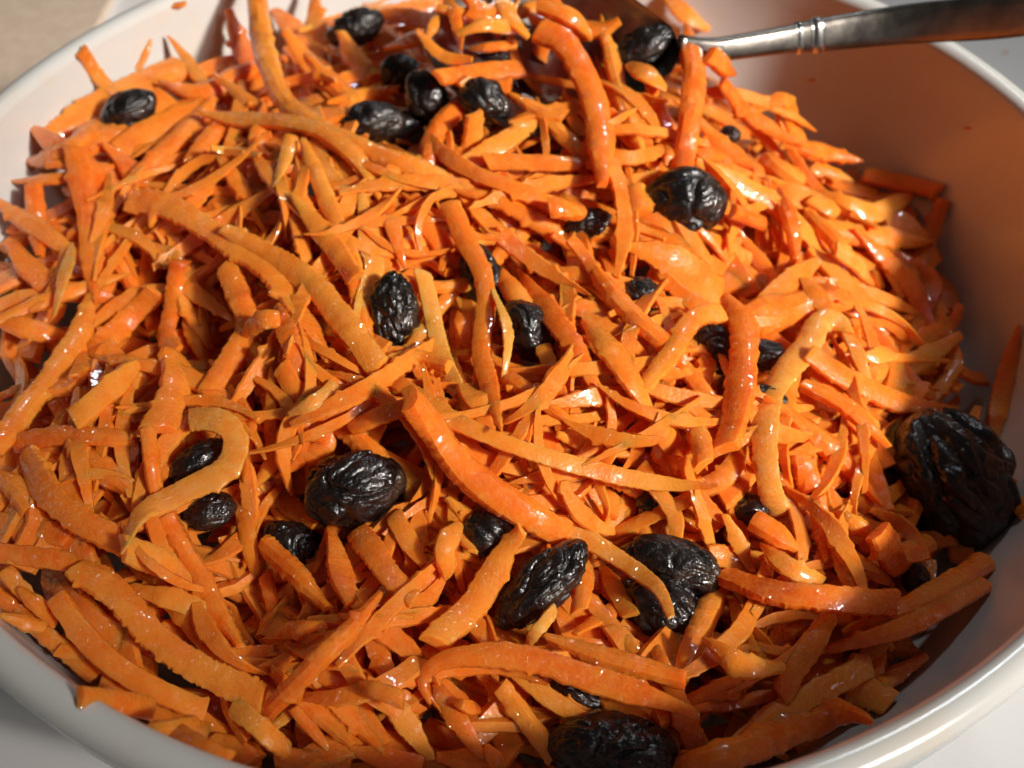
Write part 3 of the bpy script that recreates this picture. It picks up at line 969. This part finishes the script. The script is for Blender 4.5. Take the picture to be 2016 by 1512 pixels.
    (2, 58, [(1935, 1110), (1800, 1195), (1660, 1250)], o_, ('cut', 'taper')), (2, 48, [(1935, 1150), (1785, 1232), (1630, 1280)], o_, ('cut', 'taper')),
    (2, 56, [(1640, 1195), (1590, 1280), (1535, 1370)], o_, ('taper', 'cut')), (2, 56, [(1385, 1255), (1455, 1308), (1540, 1315)], o_, ('point', 'taper')),
    (1, 58, [(1405, 1180), (1375, 1250), (1345, 1320)], o_), (3, 48, [(1708, 1312), (1595, 1368), (1490, 1430), (1430, 1475)], o_, ('cut', 'taper')),
    (3, 62, [(1718, 1425), (1650, 1402), (1525, 1450), (1420, 1490), (1300, 1525)], o_, ('point', 'cut'), 0.35),
    (2, 40, [(1825, 1290), (1730, 1350)], o_), (1, 78, [(1755, 1385), (1670, 1350)], o_, ('cut', 'cut')),
    (2, 44, [(1608, 980), (1620, 1056), (1630, 1105)], o_), (2, 48, [(1650, 1010), (1722, 1058)], o_), (2, 78, [(1728, 1045), (1775, 1118)], o_, ('cut', 'cut')),
    (2, 58, [(1485, 1028), (1565, 1080)], o_), (1, 40, [(1675, 1098), (1730, 1135)], o_), (1, 40, [(1450, 1205), (1470, 1260)], o_),
    (1, 54, [(1315, 1335), (1375, 1475)], o_), (1, 36, [(1395, 1392), (1520, 1370)], o_), (1, 50, [(1440, 1100), (1540, 1110)], o_),
    (2, 34, [(1780, 1095), (1818, 1088)], o_, ('cut', 'cut')), (1, 36, [(1820, 1130), (1835, 1160)], o_), (0, 60, [(1560, 1200), (1680, 1210)], o_),
    (1, 38, [(1440, 1040), (1470, 1100)], o_), (0, 50, [(1880, 880), (1990, 960)], o_), (1, 40, [(2000, 985), (2020, 1010)], o_),
]

# raisins: (layer, centre, long, short, angle, sink, label)
RZ = [
    (1, (250, 222), 112, 70, -32, .35, 'small matte black raisin lying on a shaded brown-orange slab of carrot'),
    (4, (700, 960), 196, 148, -12, .25, 'plump wrinkled raisin with many bright white glints, resting openly on the heap'),
    (2, (777, 618), 165, 92, 84, .45, 'upright oblong black raisin tucked beside the end of two thick parallel shreds'),
    (3, (1348, 398), 150, 128, -10, .35, 'squat glossy raisin with one bright glint at its rounded end'),
    (4, (1868, 940), 250, 205, 55, .35, 'largest raisin, a black matted clump leaning against the shaded bowl wall'),
    (4, (1065, 1152), 220, 98, -42, .25, 'two-lobed shiny brown raisin lying aslant beside a bright shred'),
    (1, (1318, 1112), 200, 105, 15, .35, 'flat dark raisin partly under the tip of a long pale shred'),
    (0, (1300, 1200), 165, 150, 30, .45, 'big dark raisin sunk in a hollow below the pale shred tip'),
    (3, (1205, 1478), 250, 140, 5, .3, 'large dark raisin at the front of the heap near the bowl rim'),
    (3, (1262, 95), 130, 66, -28, .3, 'narrow raisin lying aslant on the heap just below the spoon'),
    (2, (732, 238), 128, 72, -8, .35, 'brown raisin with a sharp tip at the edge of the raisin cluster'),
    (3, (842, 192), 105, 84, 60, .35, 'knobbly shiny raisin on top of the raisin cluster'),
    (2, (955, 200), 105, 84, 25, .35, 'wrinkled brown raisin beneath a blunt straight shred'),
    (1, (800, 262), 125, 80, 10, .4, 'dark raisin lowest in the raisin cluster'),
    (1, (793, 145), 85, 70, 20, .4, 'small black raisin behind the knobbly shiny raisin'),
    (1, (700, 55), 105, 66, -20, .4, 'black raisin at the back of the heap under a thin shred'),
    (1, (1158, 440), 88, 56, -15, .35, 'small brown raisin under the torn end of a long shred'),
    (0, (955, 555), 140, 90, 70, .4, 'dark raisin half hidden behind a long wavy shred'),
    (0, (1040, 650), 130, 100, 60, .4, 'black raisin in the deep hollow at the centre of the heap'),
    (1, (1500, 698), 110, 66, 10, .4, 'shiny raisin between two curved hanging shreds'),
    (0, (1415, 690), 110, 84, 40, .4, 'dark raisin hidden behind a thick drooping shred'),
    (1, (1475, 1002), 72, 66, 0, .35, 'small round black raisin beside the foot of the pale arched shred'),
    (1, (958, 1052), 100, 96, 40, .4, 'round brown raisin in a gap behind a bright forked shred'),
    (0, (588, 1080), 150, 92, 35, .4, 'dark smooth raisin under the stubby end of a speckled shred'),
    (1, (395, 920), 130, 90, -45, .4, 'black raisin behind the pale curled peel'),
    (1, (410, 1008), 105, 66, -20, .4, 'wrinkled raisin poking out below the pale curled peel'),
    (0, (975, 108), 80, 40, 5, .4, 'sliver of a raisin above a blunt straight shred'),
    (0, (1135, 1362), 110, 60, 20, .4, 'dark raisin sliver under the big arched shred'),
    (0, (1490, 785), 110, 60, 5, .4, 'dark raisin buried beside the pale arched shred'),
    (0, (930, 400), 80, 50, 10, .4, 'dark raisin peeping out under crossing shreds'),
    (0, (868, 788), 110, 66, 30, .4, 'dark raisin buried under the longest thin shred'),
    (1, (1803, 1140), 50, 66, 0, .35, 'tiny dark raisin by the shaded bowl wall beside a slab'),
    (0, (1300, 990), 90, 60, 0, .4, 'small dark raisin under thin crossing shreds'),
    (1, (1437, 265), 40, 34, 0, .3, 'tiny raisin bead on the slope facing the bowl wall'),
    (0, (1265, 580), 80, 66, 40, .4, 'dark raisin under the edge of a broad flat slab'),
]
RAISINS = []


def raisin(idx, c, a, b_, ang, sink, label):
    rng = random.Random(900 + idx)
    t, d = hit([c])
    d = d[0]
    dist = float(t[0])
    A, B = a * dist / F_PX / 2, b_ * dist / F_PX / 2
    Cr = B * rng.uniform(0.72, 0.95)
    ctr = CAM_POS + d * (dist - (1 - 2 * sink) * Cr)
    import bmesh
    bm = bmesh.new()
    bmesh.ops.create_icosphere(bm, subdivisions=6 if a > 140 else 5, radius=1.0)
    so = Vector((rng.random() * 50, rng.random() * 50, rng.random() * 50))
    fr = rng.uniform(0.8, 1.05)
    view = Vector(-d)
    ex = Vector(RT) * math.cos(math.radians(ang)) - Vector(UP) * math.sin(math.radians(ang))
    ex = (ex - view * ex.dot(view)).normalized()
    ey = view.cross(ex)
    vs = []
    asp = A / B
    for v in bm.verts:
        p = v.co.copy()
        q = Vector((p.x * asp * 0.55, p.y, p.z)) * fr
        wp = noise.noise_vector(q * 1.2 + so) * 0.7
        n1 = noise.noise(q * 1.15 + so + wp)
        n2 = noise.noise(q * 2.0 + so * 1.7 + wp * 1.6)
        n3 = noise.noise(q * 5.5 + so + wp * 2)
        big = noise.noise(q * 0.8 + so * 0.6)
        c1 = max(0.0, 1 - abs(n1) * 3.4) ** 1.6
        c2 = max(0.0, 1 - abs(n2) * 3.2) ** 1.5
        c3 = max(0.0, 1 - abs(n3) * 3.0) ** 1.4
        tp = 1 - 0.75 * abs(p.x) ** 4
        c1, c2, c3 = c1 * tp, c2 * tp, c3 * tp
        lump = 1.04 - 0.15 * c1 - 0.075 * c2 - 0.034 * c3 + 0.13 * big + 0.05 * n2
        x, y, z = p.x * A * lump, p.y * B * lump, p.z * Cr * lump
        vs.append(ctr + np.array(ex) * x + np.array(ey) * y + np.array(view) * z)
    fs = [tuple(v.index for v in f.verts) for f in bm.faces]
    bm.free()
    o = mesh_obj('raisin', vs, fs, M['raisin'])
    tag(o, label, 'raisin', 'raisins scattered through the carrot salad')
    RAISINS.append((o, ctr, label))
    sel = [q for q in vs[::7] if q[2] > ctr[2] - 0.3 * Cr]
    splat(sel, [0.9] * len(sel), [q[2] for q in sel], cap=10)


# loose filler shreds that show between the traced ones
def coverage():
    cov = np.zeros((76, 101), bool)
    for e in TR:
        for q in catmull(e[2], 10):
            x, y, r = int(q[0] / 20), int(q[1] / 20), max(1, int(e[1] / 40 + 0.5))
            cov[max(0, y - r):max(0, y + r), max(0, x - r):max(0, x + r)] = True
    for e in RZ:
        x, y, r = int(e[1][0] / 20), int(e[1][1] / 20), int(e[2] / 45)
        cov[max(0, y - r):y + r, max(0, x - r):x + r] = True
    return cov


def fillers(count):
    cov = coverage()
    made, tries = 0, 0
    while made < count and tries < 6000:
        tries += 1
        c = (RNG.uniform(0, 2000), RNG.uniform(0, 1510))
        if cov[int(c[1] / 20), int(c[0] / 20)] and RNG.random() < 0.86:
            continue
        t, d = hit([c], HB)
        P = CAM_POS + d[0] * t[0]
        if math.hypot(P[0], P[1]) > R_IN - 8 or P[2] > 12 or P[2] < float(heap(P[0], P[1])) - 2:
            continue
        if P[1] > 30 and -25 < P[0] < 36 and c[1] < 110:
            continue
        Lp = RNG.uniform(240, 520)
        az = RNG.uniform(0, math.pi)
        bend = RNG.uniform(-1.3, 1.3)
        pts, bad = [], False
        for s in (-0.5, -0.17, 0.17, 0.5):
            a = az + bend * s
            pts.append((c[0] + Lp * s * math.cos(a), c[1] + Lp * s * math.sin(a)))
        t2, d2 = hit(pts, HB)
        Q = CAM_POS + d2 * t2[:, None]
        if (np.hypot(Q[:, 0], Q[:, 1]) > R_IN - 5).any() or np.abs(np.diff(t2)).max() > 22:
            continue
        lay_traced(pts, RNG.uniform(36, 60), 'p' if RNG.random() < 0.06 else 'o', seed=5000 + made, rag=1.2)
        made += 1
    return made


NF = max(0, 300 - len(TR))
fillers(NF)

jobs = [(e[0], 0, i, e) for i, e in enumerate(TR)] + [(e[0] + 0.5, 1, i, e) for i, e in enumerate(RZ)]
jobs.sort(key=lambda j: (j[0], j[2]))
stage = -1
for lay, typ, i, e in jobs:
    while stage < int(lay) - 1 and stage < 2:          # strands go in between the layers
        stage += 1
        thin_strands((140, 95, 22)[stage], 70 + stage)
    if typ == 0:
        if lay < 2 and len(e) < 5:                 # runs on under its neighbours
            q = np.array(e[2], float)
            Lq = np.linalg.norm(np.diff(q, axis=0), axis=1).sum()
            k = min(70, Lq * 0.45)
            d0, d1 = q[0] - q[1], q[-1] - q[-2]
            ext = [q[0] + d0 / np.linalg.norm(d0) * k, q[-1] + d1 / np.linalg.norm(d1) * k]
            tq, dq = hit(ext, HB)
            rq = [math.hypot(*(CAM_POS + dq[m] * tq[m])[:2]) for m in (0, 1)]
            q = np.vstack(([ext[0]] if rq[0] < R_IN - 9 else []) + list(q) + ([ext[1]] if rq[1] < R_IN - 9 else []))
            e = (e[0], e[1], [tuple(r) for r in q]) + tuple(e[3:])
        lay_traced(e[2], e[1], e[3], ends=e[4] if len(e) > 4 else None, seed=i + 1, wave=e[5] if len(e) > 5 else 0.0, layer=e[0])
    else:
        raisin(i, *e[1:5], 0.62 if e[0] == 0 else e[5], e[6])

mass = mesh_obj('grated_carrot_mass', MV, MF, M['mass'], sharp=40)
tag(mass, 'tangled fine shavings of grated carrot all through the heap', 'grated carrot', kind='stuff')

# ------------------------------------------------------------------ crumbs of carrot on the bowl wall and the table
def crumb(px, z_or_none, size, label, colour='orange'):
    if z_or_none is None:
        t, d = hit([px], WALL)
        c = CAM_POS + d[0] * t[0]
    else:
        c = unproj(px, z_or_none)
    seed = int(px[0])
    P = np.array([c + np.array([s, 0.25 * s * s / size, 0.25 + 0.1 * s]) for s in np.linspace(-size / 2, size / 2, 9)])
    wv = np.full(9, size * 0.32)
    vs, fs = shred_mesh(P, wv, wv * 0.6, seed, np.tile(np.array([0., -.3, 1.]), (9, 1)), 1.0, ('taper', 'cut'), K=8)
    o = mesh_obj('carrot_crumb', vs, fs, M[colour])
    tag(o, label, 'crumb', 'stray crumbs of carrot')


crumb((345, 15), None, 3.6, 'small orange carrot crumb stuck high on the lit bowl wall')
crumb((1905, 255), None, 1.4, 'tiny orange carrot speck on the shaded bowl wall')
crumb((1600, 160), None, 2.0, 'small orange carrot fleck on the bowl wall below the spoon')
crumb((1978, 105), TABLE_Z, 1.6, 'tiny yellow crumb on the white table beyond the spoon', 'pale')

# ------------------------------------------------------------------ labels for the shreds, from their look and their neighbours
NICK = ['small matte black raisin', 'plump glinting raisin', 'upright oblong raisin', 'squat glossy raisin', 'largest raisin clump',
        'two-lobed shiny raisin', 'flat dark raisin', 'big sunken raisin', 'large raisin near the rim', 'narrow raisin below the spoon',
        'sharp-tipped brown raisin', 'knobbly shiny raisin', 'wrinkled brown raisin', 'lowest clustered raisin',
        'raisin behind the cluster', 'black raisin at the back', 'small brown raisin', 'half-hidden raisin',
        'raisin in the central hollow', 'shiny raisin between shreds', 'raisin behind the drooping shred', 'small round raisin',
        'round brown raisin', 'dark smooth raisin', 'raisin behind the curled peel', 'raisin below the curled peel',
        'raisin sliver at the back', 'raisin under the arched shred', 'raisin by the pale arch', 'peeping dark raisin',
        'raisin under the longest shred', 'tiny raisin by the wall', 'small raisin under thin shreds', 'tiny raisin bead',
        'raisin under the broad slab']
USED = set()
NICKS = {lab: NICK[i] for i, lab in enumerate([e[6] for e in RZ])}
for o, P, Ln, st, kind, ends, wd, lay in SHREDS:
    near = sorted((float(np.min(np.linalg.norm(P - c, axis=1))), lab) for ro, c, lab in RAISINS)[:4]
    size = 'stubby' if Ln < 8 else 'short' if Ln < 13 else 'mid-length' if Ln < 20 else 'long' if Ln < 30 else 'very long'
    bend = 'straight' if st > 0.985 else 'bent' if st > 0.93 else 'curved'
    girth = 'thin ' if wd < 2.5 else 'broad ' if wd > 4.0 else ''
    hue = 'pale' if kind == 'p' else 'orange'
    tip = 'pointed' if 'point' in ends else 'tapering' if 'taper' in ends else 'blunt'
    pos = 'on top' if lay >= 3 else 'half-buried' if lay <= 0 else 'lying'
    for bd, best in near:
        lab = f'{size} {bend} {girth}{tip} {hue} carrot shred {pos} {"beside" if bd < 9 else "near"} the {NICKS[best]}'
        if lab not in USED and bd < 30:
            break
    else:
        bd, best = near[0]
        lab = f'{size} {bend} {girth}{tip} {hue} carrot shred {pos} {"beside" if bd < 9 else "near"} the {NICKS[best]}'
    USED.add(lab)
    tag(o, lab, 'carrot shred', 'grated carrot shreds in the salad')
print('shreds', len(SHREDS), 'raisins', len(RAISINS))
